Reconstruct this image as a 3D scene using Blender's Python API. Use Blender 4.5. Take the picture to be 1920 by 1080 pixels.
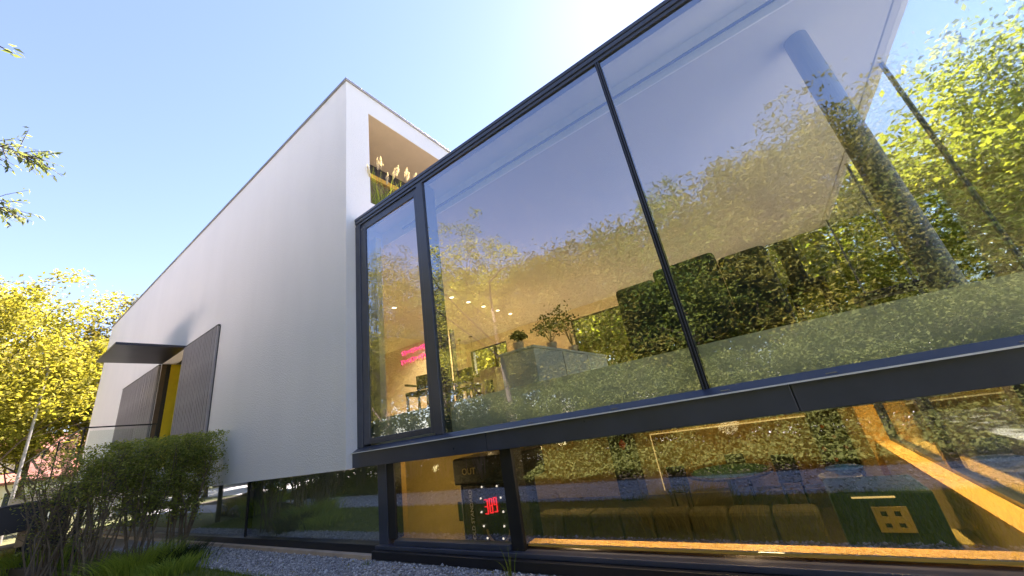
import bpy, math, random
import numpy as np
from mathutils import Vector, Matrix
for o in list(bpy.data.objects): bpy.data.objects.remove(o)
S = bpy.context.scene
C = S.collection
E = 1.25                       # eye height above the gravel
rng = np.random.default_rng(7)
random.seed(7)

# ------------------------------------------------------------ camera, sky, sun, exposure
cam = bpy.data.cameras.new('camera'); co = bpy.data.objects.new('camera', cam); C.objects.link(co)
cam.sensor_width = 36; cam.lens = 677 / 1920 * 36; cam.clip_start = .02; cam.clip_end = 2000
RM = ((0.80497578, -0.32228464, -0.49814315), (0.57200605, 0.19860617, 0.79584211), (-0.15755338, -0.92557452, 0.34422192))
co.matrix_world = Matrix(((RM[0][0], -RM[0][1], -RM[0][2], 0), (RM[1][0], -RM[1][1], -RM[1][2], 0), (RM[2][0], -RM[2][1], -RM[2][2], E), (0, 0, 0, 1)))
S.camera = co
SUN_AZ, SUN_EL = math.radians(0), math.radians(53)     # azimuth from +Y towards +X
w = bpy.data.worlds.new('World'); S.world = w; w.use_nodes = True
nt = w.node_tree; bg = nt.nodes['Background']
sky = nt.nodes.new('ShaderNodeTexSky'); sky.sky_type = 'NISHITA'; sky.sun_disc = False
sky.sun_elevation = SUN_EL; sky.sun_rotation = SUN_AZ; sky.air_density = 1.0; sky.dust_density = 0.07; sky.ozone_density = 1.0
nt.links.new(sky.outputs[0], bg.inputs[0]); bg.inputs[1].default_value = 0.051
sl = bpy.data.lights.new('sun', 'SUN'); sl.energy = 5.0; sl.angle = math.radians(.5); sl.color = (1, .92, .78)
so = bpy.data.objects.new('sun', sl); C.objects.link(so)
sd = Vector((math.sin(SUN_AZ) * math.cos(SUN_EL), math.cos(SUN_AZ) * math.cos(SUN_EL), math.sin(SUN_EL)))
so.rotation_euler = sd.to_track_quat('Z', 'Y').to_euler(); so.location = (0, 30, 30)
S.view_settings.view_transform = 'Standard'; S.view_settings.look = 'None'
S.view_settings.exposure = 2.97; S.view_settings.gamma = 1
S.view_settings.use_white_balance = True; S.view_settings.white_balance_temperature = 6650; S.view_settings.white_balance_tint = 27
cy = S.cycles
cy.max_bounces = 10; cy.diffuse_bounces = 4; cy.glossy_bounces = 5; cy.transmission_bounces = 4; cy.transparent_max_bounces = 24
cy.sample_clamp_indirect = 6; cy.caustics_reflective = False; cy.caustics_refractive = False
cy.use_denoising = True

# ------------------------------------------------------------ materials
MT = {}
def mat(name, col, rough=.6, metal=0, var=0, vscale=4, bump=0, bscale=60, spec=.5, stretch=None, col2=None, bdist=.01):
    m = bpy.data.materials.new(name); m.use_nodes = True; n = m.node_tree.nodes; l = m.node_tree.links
    b = n['Principled BSDF']; b.inputs['Roughness'].default_value = rough; b.inputs['Metallic'].default_value = metal
    b.inputs['Specular IOR Level'].default_value = spec
    b.inputs['Base Color'].default_value = (*col, 1)
    tc = n.new('ShaderNodeTexCoord'); mp = n.new('ShaderNodeMapping'); l.new(tc.outputs['Object'], mp.inputs[0])
    if stretch: mp.inputs['Scale'].default_value = stretch
    if var or col2:
        t = n.new('ShaderNodeTexNoise'); t.inputs['Scale'].default_value = vscale; t.inputs['Detail'].default_value = 8; t.inputs['Roughness'].default_value = .65
        l.new(mp.outputs[0], t.inputs['Vector'])
        r = n.new('ShaderNodeValToRGB'); r.color_ramp.elements[0].position = .3; r.color_ramp.elements[1].position = .7
        c2 = col2 or tuple(min(1, c * (1 + var)) for c in col); c1 = col if col2 else tuple(c * (1 - var) for c in col)
        r.color_ramp.elements[0].color = (*c1, 1); r.color_ramp.elements[1].color = (*c2, 1)
        l.new(t.outputs[0], r.inputs[0]); l.new(r.outputs[0], b.inputs['Base Color'])
        rr = n.new('ShaderNodeMapRange'); rr.inputs['To Min'].default_value = max(0, rough - .08); rr.inputs['To Max'].default_value = min(1, rough + .08)
        l.new(t.outputs[0], rr.inputs[0]); l.new(rr.outputs[0], b.inputs['Roughness'])
    if bump:
        t2 = n.new('ShaderNodeTexNoise'); t2.inputs['Scale'].default_value = bscale; t2.inputs['Detail'].default_value = 6
        l.new((tc if name == 'stucco' else mp).outputs['Object' if name == 'stucco' else 0], t2.inputs['Vector'])
        bp = n.new('ShaderNodeBump'); bp.inputs['Strength'].default_value = bump; bp.inputs['Distance'].default_value = bdist
        l.new(t2.outputs[0], bp.inputs['Height']); l.new(bp.outputs[0], b.inputs['Normal'])
    MT[name] = m; return m
def emis(name, col, s):
    m = bpy.data.materials.new(name); m.use_nodes = True; b = m.node_tree.nodes['Principled BSDF']
    b.inputs['Base Color'].default_value = (*[c * .5 for c in col], 1); b.inputs['Emission Color'].default_value = (*col, 1); b.inputs['Emission Strength'].default_value = s
    MT[name] = m
def glass(name, r0, tint, power=4):
    m = bpy.data.materials.new(name); m.use_nodes = True; n = m.node_tree.nodes; l = m.node_tree.links
    n.remove(n['Principled BSDF']); out = n['Material Output']
    tr = n.new('ShaderNodeBsdfTransparent'); tr.inputs[0].default_value = (*tint, 1)
    gl = n.new('ShaderNodeBsdfGlossy'); gl.inputs['Roughness'].default_value = 0.0; gl.inputs['Color'].default_value = (.84, .91, 1, 1)
    lw = n.new('ShaderNodeLayerWeight'); lw.inputs[0].default_value = .5
    p = n.new('ShaderNodeMath'); p.operation = 'POWER'; p.inputs[1].default_value = power; l.new(lw.outputs['Facing'], p.inputs[0])
    a = n.new('ShaderNodeMath'); a.operation = 'MULTIPLY_ADD'; a.inputs[1].default_value = 1 - r0; a.inputs[2].default_value = r0; l.new(p.outputs[0], a.inputs[0])
    # very slight pane waviness, as in real float glass
    tc = n.new('ShaderNodeTexCoord'); t = n.new('ShaderNodeTexNoise'); t.inputs['Scale'].default_value = .9; t.inputs['Detail'].default_value = 1; l.new(tc.outputs['Object'], t.inputs['Vector'])
    bp = n.new('ShaderNodeBump'); bp.inputs['Strength'].default_value = .07; bp.inputs['Distance'].default_value = .02; l.new(t.outputs[0], bp.inputs['Height']); l.new(bp.outputs[0], gl.inputs['Normal'])
    mx = n.new('ShaderNodeMixShader'); l.new(a.outputs[0], mx.inputs[0]); l.new(tr.outputs[0], mx.inputs[1]); l.new(gl.outputs[0], mx.inputs[2]); l.new(mx.outputs[0], out.inputs[0])
    MT[name] = m
def leafmat(name, c1, c2, trans=.45, rough=.5):
    m = bpy.data.materials.new(name); m.use_nodes = True; n = m.node_tree.nodes; l = m.node_tree.links
    b = n['Principled BSDF']; out = n['Material Output']; b.inputs['Roughness'].default_value = .75; b.inputs['Specular IOR Level'].default_value = .12
    at = n.new('ShaderNodeAttribute'); at.attribute_name = 'tone'
    r = n.new('ShaderNodeValToRGB'); r.color_ramp.elements[0].color = (*c1, 1); r.color_ramp.elements[1].color = (*c2, 1)
    l.new(at.outputs['Fac'], r.inputs[0]); l.new(r.outputs[0], b.inputs['Base Color'])
    t = n.new('ShaderNodeBsdfTranslucent'); mc = n.new('ShaderNodeMix'); mc.data_type = 'RGBA'; mc.blend_type = 'MULTIPLY'; mc.inputs[0].default_value = 1
    l.new(r.outputs[0], mc.inputs[6]); mc.inputs[7].default_value = (1.35, 1.3, .6, 1); l.new(mc.outputs[2], t.inputs[0])
    mx = n.new('ShaderNodeMixShader'); mx.inputs[0].default_value = trans
    l.new(b.outputs[0], mx.inputs[1]); l.new(t.outputs[0], mx.inputs[2]); l.new(mx.outputs[0], out.inputs[0])
    MT[name] = m

mat('stucco', (.865, .85, .835), .92, var=.028, vscale=.9, bump=.5, bscale=48, spec=.2, stretch=(1, 1, .3), bdist=.02)
mat('coping', (.30, .29, .28), .45, .6, var=.15)
mat('anthracite', (.044, .053, .082), .3, 0, var=.2, vscale=2.2, bump=.05, bscale=300, spec=.7)
mat('black_steel', (.013, .013, .016), .42, 0, var=.25, vscale=5, spec=.5)
mat('canopy_metal', (.035, .035, .045), .3, .5, var=.2, vscale=1.5)
mat('door_yellow', (.86, .64, .02), .35, var=.08)
mat('rubber', (.01, .01, .012), .7)
mat('timber_slat', (.34, .31, .30), .7, var=.3, vscale=3, stretch=(6, 6, .5), bump=.2, bscale=40)
mat('bounce_lit_plaster', (.80, .64, .43), .9, var=.04, bump=.2, bscale=90)  # white plaster with warm bounce light put into its colour
mat('ceiling_dimmed', (.62, .615, .60), .9, var=.02, vscale=.6)  # greyed in colour so the ceiling reads less lit than the pocket
mat('fascia_brightened', (.90, .89, .87), .9, var=.02)  # whitened in colour for the brighter light on the pocket
mat('cream_wall', (.80, .70, .50), .9, var=.04, vscale=1.5)
mat('ochre_wall', (.68, .54, .20), .85, var=.06, vscale=1.2)
mat('ochre_board', (.80, .50, .12), .5, var=.06, vscale=2, stretch=(1, 8, 1))
mat('spandrel', (.90, .86, .62), .8, var=.06, vscale=2)
mat('floor_board', (.36, .28, .2), .45, var=.15, vscale=2, stretch=(1, 6, 1))
mat('dark_floor', (.12, .10, .07), .5, var=.2)
mat('column_grey', (.16, .17, .19), .5, var=.05)
mat('dark_fabric', (.022, .026, .024), .85, var=.3, vscale=20)
mat('dark_wood', (.045, .03, .02), .45, var=.3, vscale=3, stretch=(8, 8, .6))
mat('brown_metal', (.10, .07, .045), .45, .3, var=.2)
mat('lacquer', (.58, .70, .72), .35, var=.02)
mat('beige_stone', (.62, .50, .40), .8, var=.08)
mat('khaki_fabric', (.17, .15, .075), .95, var=.15, vscale=12, bump=.3, bscale=150)
mat('green_baize', (.02, .09, .045), .95, var=.1, vscale=20)
mat('panel_gold', (.40, .27, .06), .6, var=.18, vscale=2.5)
mat('machine_dark', (.012, .014, .02), .3, var=.2)
mat('machine_green', (.012, .05, .042), .4, var=.2)
mat('plate_gold', (.50, .40, .12), .45, var=.1)
mat('white_paint', (.78, .77, .74), .5, var=.03)
mat('blue_glaze', (.03, .13, .42), .3, var=.15)
mat('red_lacquer', (.5, .03, .03), .4, var=.1)
mat('roof_tile', (.22, .085, .06), .85, var=.25, vscale=6, bump=.4, bscale=30)
mat('house_render', (.78, .74, .68), .9, var=.05)
mat('window_dark', (.03, .04, .05), .15)
mat('sandstone', (.50, .38, .27), .85, var=.2, vscale=4, bump=.4, bscale=30)
mat('boulder', (.24, .23, .22), .9, var=.3, vscale=6, bump=.6, bscale=20)
mat('steel_pole', (.35, .34, .33), .4, .7, var=.1)
mat('bark', (.10, .075, .055), .9, var=.35, vscale=8, stretch=(4, 4, 1), bump=.7, bscale=30)
mat('twig', (.17, .13, .085), .9, var=.3, vscale=12)
mat('soil', (.055, .042, .03), .95, var=.35, vscale=5, bump=.6, bscale=30)
mat('gravel_bed', (.24, .235, .235), .95, var=.5, vscale=55, bump=.8, bscale=70, col2=(.48, .47, .47))
mat('bounce_gravel', (.56, .54, .50), .95, vscale=30, bump=.5, bscale=60, col2=(.70, .68, .64))  # kept pale to throw sunlight back at the wall
mat('sheet_pale', (.55, .56, .46), .9, var=.05, vscale=1.2)  # for the added sheet that lightens the low left panes
mat('lawn_ground', (.11, .13, .034), .95, var=.35, vscale=3, bump=.5, bscale=60, col2=(.18, .19, .055))
mat('meadow', (.05, .065, .018), .95, vscale=.25, col2=(.10, .10, .035), bump=.4, bscale=8)
def stones():
    m = mat('pebble', (.3, .3, .3), .85); n = m.node_tree.nodes; l = m.node_tree.links
    at = n.new('ShaderNodeAttribute'); at.attribute_name = 'tone'; r = n.new('ShaderNodeValToRGB')
    r.color_ramp.elements[0].color = (.16, .16, .17, 1); r.color_ramp.elements[1].color = (.70, .68, .67, 1)
    e = r.color_ramp.elements.new(.5); e.color = (.38, .375, .37, 1)
    l.new(at.outputs['Fac'], r.inputs[0]); l.new(r.outputs[0], n['Principled BSDF'].inputs['Base Color'])
stones()
emis('downlight_glow', (1, .78, .45), 1.2); emis('led_strip', (1, .72, .25), .13); emis('digit_red', (1, .02, .03), .22)
emis('neon_pink', (1, .05, .25), .32); emis('bulb_white', (1, .95, .8), .2)
emis('door_glow', (1, .62, .03), .0)
glass('glass_coated', .31, (.90, .94, .88), 2.6); glass('glass_clear', .05, (.97, .985, .965), 5)
glass('glass_mirror', .45, (.86, .90, .82), 3); glass('glass_low', .32, (.80, .84, .78), 3); glass('rail_glass', .06, (.93, .96, .94), 5)
leafmat('leaf_gold', (.16, .175, .032), (.40, .365, .075), .5)
leafmat('leaf_back', (.10, .14, .025), (.28, .30, .05), .65)
leafmat('leaf_bush', (.06, .075, .018), (.12, .125, .034), .35)
leafmat('leaf_green', (.05, .08, .02), (.14, .16, .035), .4)
leafmat('leaf_olive', (.06, .075, .018), (.20, .17, .035), .42)
leafmat('leaf_mid', (.04, .075, .015), (.15, .17, .03), .45)
leafmat('leaf_shrub', (.14, .19, .05), (.38, .40, .11), .45)
leafmat('blade_bright', (.16, .25, .04), (.38, .46, .08), .4)
leafmat('leaf_grey', (.10, .14, .07), (.22, .27, .13), .4)
leafmat('blade_green', (.09, .14, .025), (.25, .30, .06), .4)
leafmat('blade_dry', (.20, .18, .05), (.45, .36, .10), .4)
leafmat('plume', (.70, .60, .50), (.90, .82, .74), .4)
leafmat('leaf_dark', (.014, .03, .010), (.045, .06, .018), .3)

# ------------------------------------------------------------ builders
ROOT = {}
def off(p):
    while p is not None:
        if p.name in ROOT: return ROOT[p.name]
        p = p.parent
    return Vector((0, 0, 0))
def tag(o, label, cat, group=None):
    o['label'] = label; o['category'] = cat
    if group: o['group'] = group
    return o
def thing(name, label, cat, loc=(0, 0, 0), group=None, rz=0):
    o = bpy.data.objects.new(name, None); C.objects.link(o); o.location = loc; o.rotation_euler.z = rz; o.empty_display_size = .2
    ROOT[o.name] = Vector(loc); return tag(o, label, cat, group)
def link(name, me, mt, parent=None, loc=(0, 0, 0)):
    o = bpy.data.objects.new(name, me); C.objects.link(o); o.location = loc
    if mt:
        me.materials.clear(); me.materials.append(MT[mt] if isinstance(mt, str) else mt)
    if parent: o.parent = parent
    return o
class MB:
    def __init__(s): s.v = []; s.f = []
    def add(s, vs, fs):
        n = len(s.v); s.v += [tuple(map(float, a)) for a in vs]; s.f += [tuple(i + n for i in f) for f in fs]; return s
    def box(s, x0, x1, y0, y1, z0, z1):
        return s.add([(x0, y0, z0), (x1, y0, z0), (x1, y1, z0), (x0, y1, z0), (x0, y0, z1), (x1, y0, z1), (x1, y1, z1), (x0, y1, z1)],
                     [(0, 3, 2, 1), (4, 5, 6, 7), (0, 1, 5, 4), (1, 2, 6, 5), (2, 3, 7, 6), (3, 0, 4, 7)])
    def obox(s, c, ax, ay, az):      # oriented box: centre and half-axis vectors
        c, ax, ay, az = map(Vector, (c, ax, ay, az))
        vs = [c + sx * ax + sy * ay + sz * az for sz in (-1, 1) for sx, sy in ((-1, -1), (1, -1), (1, 1), (-1, 1))]
        return s.add(vs, [(0, 3, 2, 1), (4, 5, 6, 7), (0, 1, 5, 4), (1, 2, 6, 5), (2, 3, 7, 6), (3, 0, 4, 7)])
    def extr(s, prof, x0, x1):       # profile in (y,z), extruded along x
        n = len(prof); vs = [(x0, a, b) for a, b in prof] + [(x1, a, b) for a, b in prof]
        fs = [tuple(range(n)), tuple(range(2 * n - 1, n - 1, -1))] + [(i, i + n, (i + 1) % n + n, (i + 1) % n) for i in range(n)]
        return s.add(vs, fs)
    def tube(s, pts, rad, n=6, cap=True):
        pts = [Vector(p) for p in pts]; rad = rad if hasattr(rad, '__len__') else [rad] * len(pts); vs = []; fs = []
        for i, p in enumerate(pts):
            d = (pts[min(i + 1, len(pts) - 1)] - pts[max(i - 1, 0)]).normalized()
            a = d.orthogonal() if i == 0 else (pa - d * pa.dot(d)); a.normalize(); pa = a; b = d.cross(a)
            vs += [p + rad[i] * (math.cos(2 * math.pi * k / n) * a + math.sin(2 * math.pi * k / n) * b) for k in range(n)]
        for i in range(len(pts) - 1):
            fs += [(i * n + k, i * n + (k + 1) % n, (i + 1) * n + (k + 1) % n, (i + 1) * n + k) for k in range(n)]
        if cap: fs += [tuple(range(n - 1, -1, -1)), tuple((len(pts) - 1) * n + k for k in range(n))]
        return s.add(vs, fs)
    def lathe(s, c, prof, n=20):     # prof (r,z)
        vs = []; fs = []
        for r, z in prof: vs += [(c[0] + r * math.cos(2 * math.pi * k / n), c[1] + r * math.sin(2 * math.pi * k / n), c[2] + z) for k in range(n)]
        for i in range(len(prof) - 1): fs += [(i * n + k, i * n + (k + 1) % n, (i + 1) * n + (k + 1) % n, (i + 1) * n + k) for k in range(n)]
        fs += [tuple(range(n - 1, -1, -1)), tuple((len(prof) - 1) * n + k for k in range(n))]
        return s.add(vs, fs)
    def build(s, name, mt, parent=None, bevel=0, smooth=False, kind=None, loc=None):
        o0 = off(parent) if parent else Vector(loc or (0, 0, 0))
        me = bpy.data.meshes.new(name); me.from_pydata([(a - o0.x, b - o0.y, c - o0.z) for a, b, c in s.v], [], s.f); me.update()
        if smooth: me.polygons.foreach_set('use_smooth', [True] * len(me.polygons))
        o = link(name, me, mt, parent, loc or (0, 0, 0))
        if bevel:
            b = o.modifiers.new('bevel', 'BEVEL'); b.width = bevel; b.segments = 2; b.limit_method = 'ANGLE'; b.harden_normals = False
        if kind: o['kind'] = kind
        return o
def B(*a): return MB().box(*a)
def pane(name, x0, x1, y0, y1, z0, z1, parent, coat='glass_coated', axis='y'):
    o = B(x0, x1, y0, y1, z0, z1).build(name, None, parent)
    me = o.data; me.materials.append(MT[coat]); me.materials.append(MT['glass_clear'])
    for p in me.polygons:
        c = p.normal
        p.material_index = 0 if ((axis == 'y' and c.y < -.5) or (axis == 'x' and c.x > .5)) else 1
    return o

def np_mesh(name, V, F, tone=None, smooth=False):
    me = bpy.data.meshes.new(name); k = F.shape[1]
    me.vertices.add(len(V)); me.vertices.foreach_set('co', V.astype(np.float32).ravel())
    me.loops.add(F.size); me.loops.foreach_set('vertex_index', F.astype(np.int32).ravel())
    me.polygons.add(len(F)); me.polygons.foreach_set('loop_start', np.arange(0, F.size, k, dtype=np.int32)); me.polygons.foreach_set('loop_total', np.full(len(F), k, dtype=np.int32))
    if tone is not None:
        a = me.attributes.new('tone', 'FLOAT', 'POINT'); a.data.foreach_set('value', tone.astype(np.float32))
    me.update(calc_edges=True)
    if smooth: me.polygons.foreach_set('use_smooth', np.ones(len(F), dtype=bool))
    return me
def unit(v): return v / np.maximum(np.linalg.norm(v, axis=1, keepdims=True), 1e-9)
def leaves(P, size, tone=None, up=.5, ratio=.45, dirs=None, r=rng):
    n = len(P); d = dirs if dirs is not None else r.normal(size=(n, 3)) * [1, 1, .6]; d = unit(d)
    nr = r.normal(size=(n, 3)); nr[:, 2] += up * 2; sd_ = unit(np.cross(d, nr)); nn = np.cross(sd_, d)
    L = size * r.uniform(.65, 1.35, (n, 1)); W = L * ratio
    a = P - d * L * .5; t = P + d * L * .5 - nn * L * .12; m = P - d * L * .05 - nn * L * -.05
    V = np.stack([a, m + sd_ * W * .5, t, m - sd_ * W * .5], 1).reshape(-1, 3)
    F = np.arange(4 * n).reshape(n, 4)
    if tone is None: tone = r.random(n)
    return V, F, np.repeat(np.clip(tone, 0, 1), 4)
def blades(base, h, lean, width, r=rng, seg=3, dirs=None, tone=None):
    n = len(base); ang = r.uniform(0, 2 * math.pi, n) if dirs is None else dirs
    dv = np.stack([np.cos(ang), np.sin(ang), np.zeros(n)], 1); H = h * r.uniform(.6, 1.15, (n, 1)); Ln = lean * r.uniform(.3, 1.3, (n, 1)) * H
    a2 = r.uniform(0, math.pi, n); sv = np.stack([np.cos(a2), np.sin(a2), np.zeros(n)], 1)
    V = []; 
    for i in range(seg + 1):
        t = i / seg; c = base + dv * Ln * t ** 2 + np.array([0, 0, 1]) * H * (t - .25 * lean * t ** 3); wd = width * (1 - t) ** .7 + width * .06
        V += [c - sv * wd / 2, c + sv * wd / 2]
    V = np.stack(V, 1); k = 2 * (seg + 1); F = []
    idx = np.arange(n)[:, None] * k
    for i in range(seg): F.append(idx + np.array([[2 * i, 2 * i + 1, 2 * i + 3, 2 * i + 2]]))
    tone = r.random(n) if tone is None else tone
    return V.reshape(-1, 3), np.concatenate(F), np.repeat(tone, k)
def merge(parts):
    Vs, Fs, Ts = [], [], []; n = 0
    for V, F, t in parts: Vs.append(V); Fs.append(F + n); Ts.append(t); n += len(V)
    return np.concatenate(Vs), np.concatenate(Fs), np.concatenate(Ts)

# ============================================================ SETTING
HX0, HX1, HY0, HY1 = -23.3, 1.16, 3.16, 12.0       # footprint cut out of the ground
def ring(name, mt, x0, x1, y0, y1, z, hole=None):
    m = MB()
    if not hole: m.add([(x0, y0, z), (x1, y0, z), (x1, y1, z), (x0, y1, z)], [(0, 1, 2, 3)])
    else:
        a, b, c, d = hole
        m.add([(x0, y0, z), (x1, y0, z), (x1, y1, z), (x0, y1, z), (a, c, z), (b, c, z), (b, d, z), (a, d, z)], [(0, 1, 5, 4), (1, 2, 6, 5), (2, 3, 7, 6), (3, 0, 4, 7)])
    return m.build(name, mt, kind='structure')
ring('ground', 'meadow', -600, 600, -600, 600, -.004, (HX0, HX1, HY0, HY1))
ring('lawn', 'lawn_ground', -24, 14, .9, 2.42, .0)
ring('gravel_path', 'gravel_bed', -26, 14, -.38, .9, .004)
ring('gravel_strip', 'gravel_bed', -22.5, 8, 2.42, 3.16, .004)
ring('planting_bed', 'soil', -24, 14, -2.6, -.38, .002)
ring('bounce_court', 'bounce_gravel', -42, 14, -6.9, -2.6, .003)  # unseen pale court added to bounce sunlight onto the white wall
ring('tree_bed', 'soil', -42, 14, -13, -6.9, .002)
ring('gravel_apron', 'gravel_bed', 1.16, 8, 3.16, 12, .005)

def pebbles(name, n, x0, x1, y0, y1, s, loc_z=.006):
    P = np.stack([rng.uniform(x0, x1, n), rng.uniform(y0, y1, n), np.zeros(n)], 1); sz = s * rng.lognormal(0, .35, (n, 1))
    O = np.array([(1, 0, 0), (0, 1, 0), (-1, 0, 0), (0, -1, 0), (0, 0, .8), (0, 0, -.8)], float)
    ang = rng.uniform(0, 6.28, n); ca, sa = np.cos(ang), np.sin(ang); st = rng.uniform(.6, 1.2, (n, 6, 1))
    V = np.repeat(O[None], n, 0) * st; X = V[..., 0] * ca[:, None] - V[..., 1] * sa[:, None]; Y = V[..., 0] * sa[:, None] + V[..., 1] * ca[:, None]
    V = np.stack([X, Y * .75, V[..., 2] * .7], 2) * sz[:, :, None] + P[:, None]; V[..., 2] += loc_z + sz * .35
    T = np.array([(0, 1, 4), (1, 2, 4), (2, 3, 4), (3, 0, 4), (1, 0, 5), (2, 1, 5), (3, 2, 5), (0, 3, 5)])
    F = (np.arange(n)[:, None, None] * 6 + T[None]).reshape(-1, 3)
    o = link(name, np_mesh(name, V.reshape(-1, 3), F, np.repeat(rng.random(n), 6)), 'pebble'); o['kind'] = 'stuff'
    o['label'] = 'loose grey gravel ' + ('along the foot of the glass wall' if y0 > 2 else 'on the garden path mirrored in the low windows'); o['category'] = 'gravel'
pebbles('gravel', 26000, -13, 1.1, 2.40, 3.08, .011)
pebbles('gravel', 14000, -14, 6, -.38, .92, .013)
nb = 60000
gb = np.stack([rng.uniform(-13, 5, nb), rng.uniform(.88, 2.44, nb), np.zeros(nb)], 1)
nb2 = 100000
gx = np.stack([rng.uniform(-16, 9, nb2), rng.uniform(-2.62, -.42, nb2)], 1); gz = np.where(gx[:, 0] < -14.8, .35, 1) * (.16 + .42 * np.clip((-gx[:, 1] - .42) / 1.6, 0, 1) + .10 * np.sin(gx[:, 0] * 2.1) * np.sin(gx[:, 1] * 3 + gx[:, 0])) * rng.random(nb2) ** .6
cv = link('screening_cover', np_mesh('screening_cover', *leaves(np.column_stack([gx, gz]), .075, None, .6, .5)), 'leaf_bush'); cv['kind'] = 'stuff'; cv['label'] = 'low leafy ground cover added beyond the path to screen the sunlit court'; cv['category'] = 'ground cover'  # leaf screen added to keep the bright court out of the reflections
nl = 260
fl = np.column_stack([rng.uniform(-10, 1, nl), rng.uniform(2.3, 3.05, nl), np.full(nl, .034)]); fd = rng.normal(size=(nl, 3)); fd[:, 2] *= .15
dl = link('fallen_leaves', np_mesh('fallen_leaves', *leaves(fl, .035, None, 2, .5, fd)), 'blade_dry'); dl['kind'] = 'stuff'; dl['label'] = 'small dry leaves fallen on the gravel strip'; dl['category'] = 'leaves'
o = link('grass', np_mesh('grass', *blades(gb, .055, .5, .006, seg=2)), 'blade_green'); o['kind'] = 'stuff'; o['label'] = 'short mown grass of the lawn before the glass wall'; o['category'] = 'grass'

# ============================================================ THE HOUSE
YW, YG, XC = 3.008, 3.2, -4.9
house = thing('house', 'modern white rendered house with a big dark framed glass corner', 'house', (-10, YG, 0))
H = house
zb, zt = E - .235, E + 6.80
OX0, OX1, OZ0, OZ1 = -14.3, -12.27, E + .33, E + 3.20       # entrance recess
m = MB()
m.box(-23.25, OX0, YW, YW + .3, zb, zt).box(OX1, XC, YW, YW + .3, zb, zt).box(OX0, OX1, YW, YW + .3, OZ1, zt).box(OX0, OX1, YW, YW + .3, zb, OZ0)
m.build('front_wall', 'stucco', H)
LY0, LY1, LZ0, LZ1 = 3.49, 7.6, E + 4.15, E + 6.32           # roof terrace opening in the side wall
m = MB(); y0 = YW + .3
m.box(XC - .25, XC, y0, LY0, zb, zt).box(XC - .25, XC, LY0, LY1, LZ1, zt).box(XC - .25, XC, LY0, LY1, E + 3.3, LZ0).box(XC - .25, XC, LY1, 12, E + 3.3, zt)
m.build('side_wall', 'stucco', H)
MB().box(-23.25, XC, 11.75, 12, E + 3.4, zt).box(-23.25, -9.9, 11.75, 12, 0, E + 3.4).build('rear_wall', 'stucco', H)
B(-23.25, -23.0, YW + .3, 11.75, 0, zt).build('end_wall', 'stucco', H)
B(-23.0, XC - .25, YW + .3, 11.75, zt - .3, zt - .05).build('roof_slab', 'ceiling_dimmed', H)
B(-23.0, -4.95, YW + .3, 3.5, zb + .002, zb + .2).build('soffit', 'stucco', H)
m = MB(); m.box(-23.28, XC + .03, YW - .03, YW + .32, zt, zt + .055).box(XC - .27, XC + .03, YW + .32, 12.03, zt, zt + .055).box(-23.28, -22.97, YW + .32, 12.03, zt, zt + .055)
m.build('coping', 'coping', H, bevel=.006)
# roof terrace niche
m = MB(); m.box(-6.35, XC - .26, YW + .3, 9, LZ1, LZ1 + .15).box(-6.35, XC - .004, LY0 + .004, LY1 - .004, LZ1 - .012, LZ1 - .002); m.build('terrace_soffit', 'bounce_lit_plaster', H)
B(-6.35, XC - .25, YW + .3, 9, LZ0 - .2, LZ0 - .05).build('terrace_floor', 'beige_stone', H)
B(-6.35, XC - .25, YW + .302, LY0 - .02, LZ0 - .05, LZ1).build('terrace_side', 'bounce_lit_plaster', H)
tw = B(-6.28, -6.14, LY0 - .02, 9, LZ1 - .26, LZ1).build('terrace_window', 'anthracite', H)
B(-6.26, -6.15, LY0 - .02, 9, LZ1 - .38, LZ1 - .262).build('sunlit_rail', 'ochre_board', tw)  # ochre colour stands in for sunlight on the window frame
pane('glass_pane', -6.22, -6.20, LY0 - .02, 9, LZ0 - .05, LZ1 - .382, tw, 'glass_coated', 'x')
B(-6.9, -6.6, LY0 - .02, 9, LZ0 - .05, LZ1).build('inner_wall', 'dark_wood', tw)

# entrance: canopy, recess, door, shutters of upright slats
B(-14.28, -12.29, 1.70, YW + .6, E + 3.202, E + 3.262).build('canopy', 'canopy_metal', H, bevel=.006)
dr = B(OX0 + .002, OX0 + .05, YW + .004, YW + .105, OZ0, OZ1 - .01).build('entrance_reveal', 'brown_metal', H)
B(OX0 + .002, OX0 + .045, YW + .107, YW + .20, OZ0, OZ1 - .01).build('entrance_frame', 'black_steel', H)
B(OX0 + .002, OX0 + .035, YW + .202, YW + .6, OZ0, OZ1 - .01).build('entrance_panel', 'door_yellow', H)
ed = B(OX0 + .06, OX1 - .1, YW + .52, YW + .60, OZ0, OZ1 - .01).build('entrance_door', 'black_steel', H)
B(OX0 + .62, OX1 - .2, YW + .50, YW + .518, OZ0 + .04, OZ1 - .06).build('door_panel', 'door_yellow', ed)
MB().tube([(OX0 + .45, YW + .46, OZ0 + .7), (OX0 + .45, YW + .46, OZ0 + 1.7)], .018, 8).build('door_handle', 'steel_pole', ed)
B(OX0, OX1, YW + .302, YW + .6, OZ0 - .1, OZ0 - .002).build('threshold', 'black_steel', H)
slat = None
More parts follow.
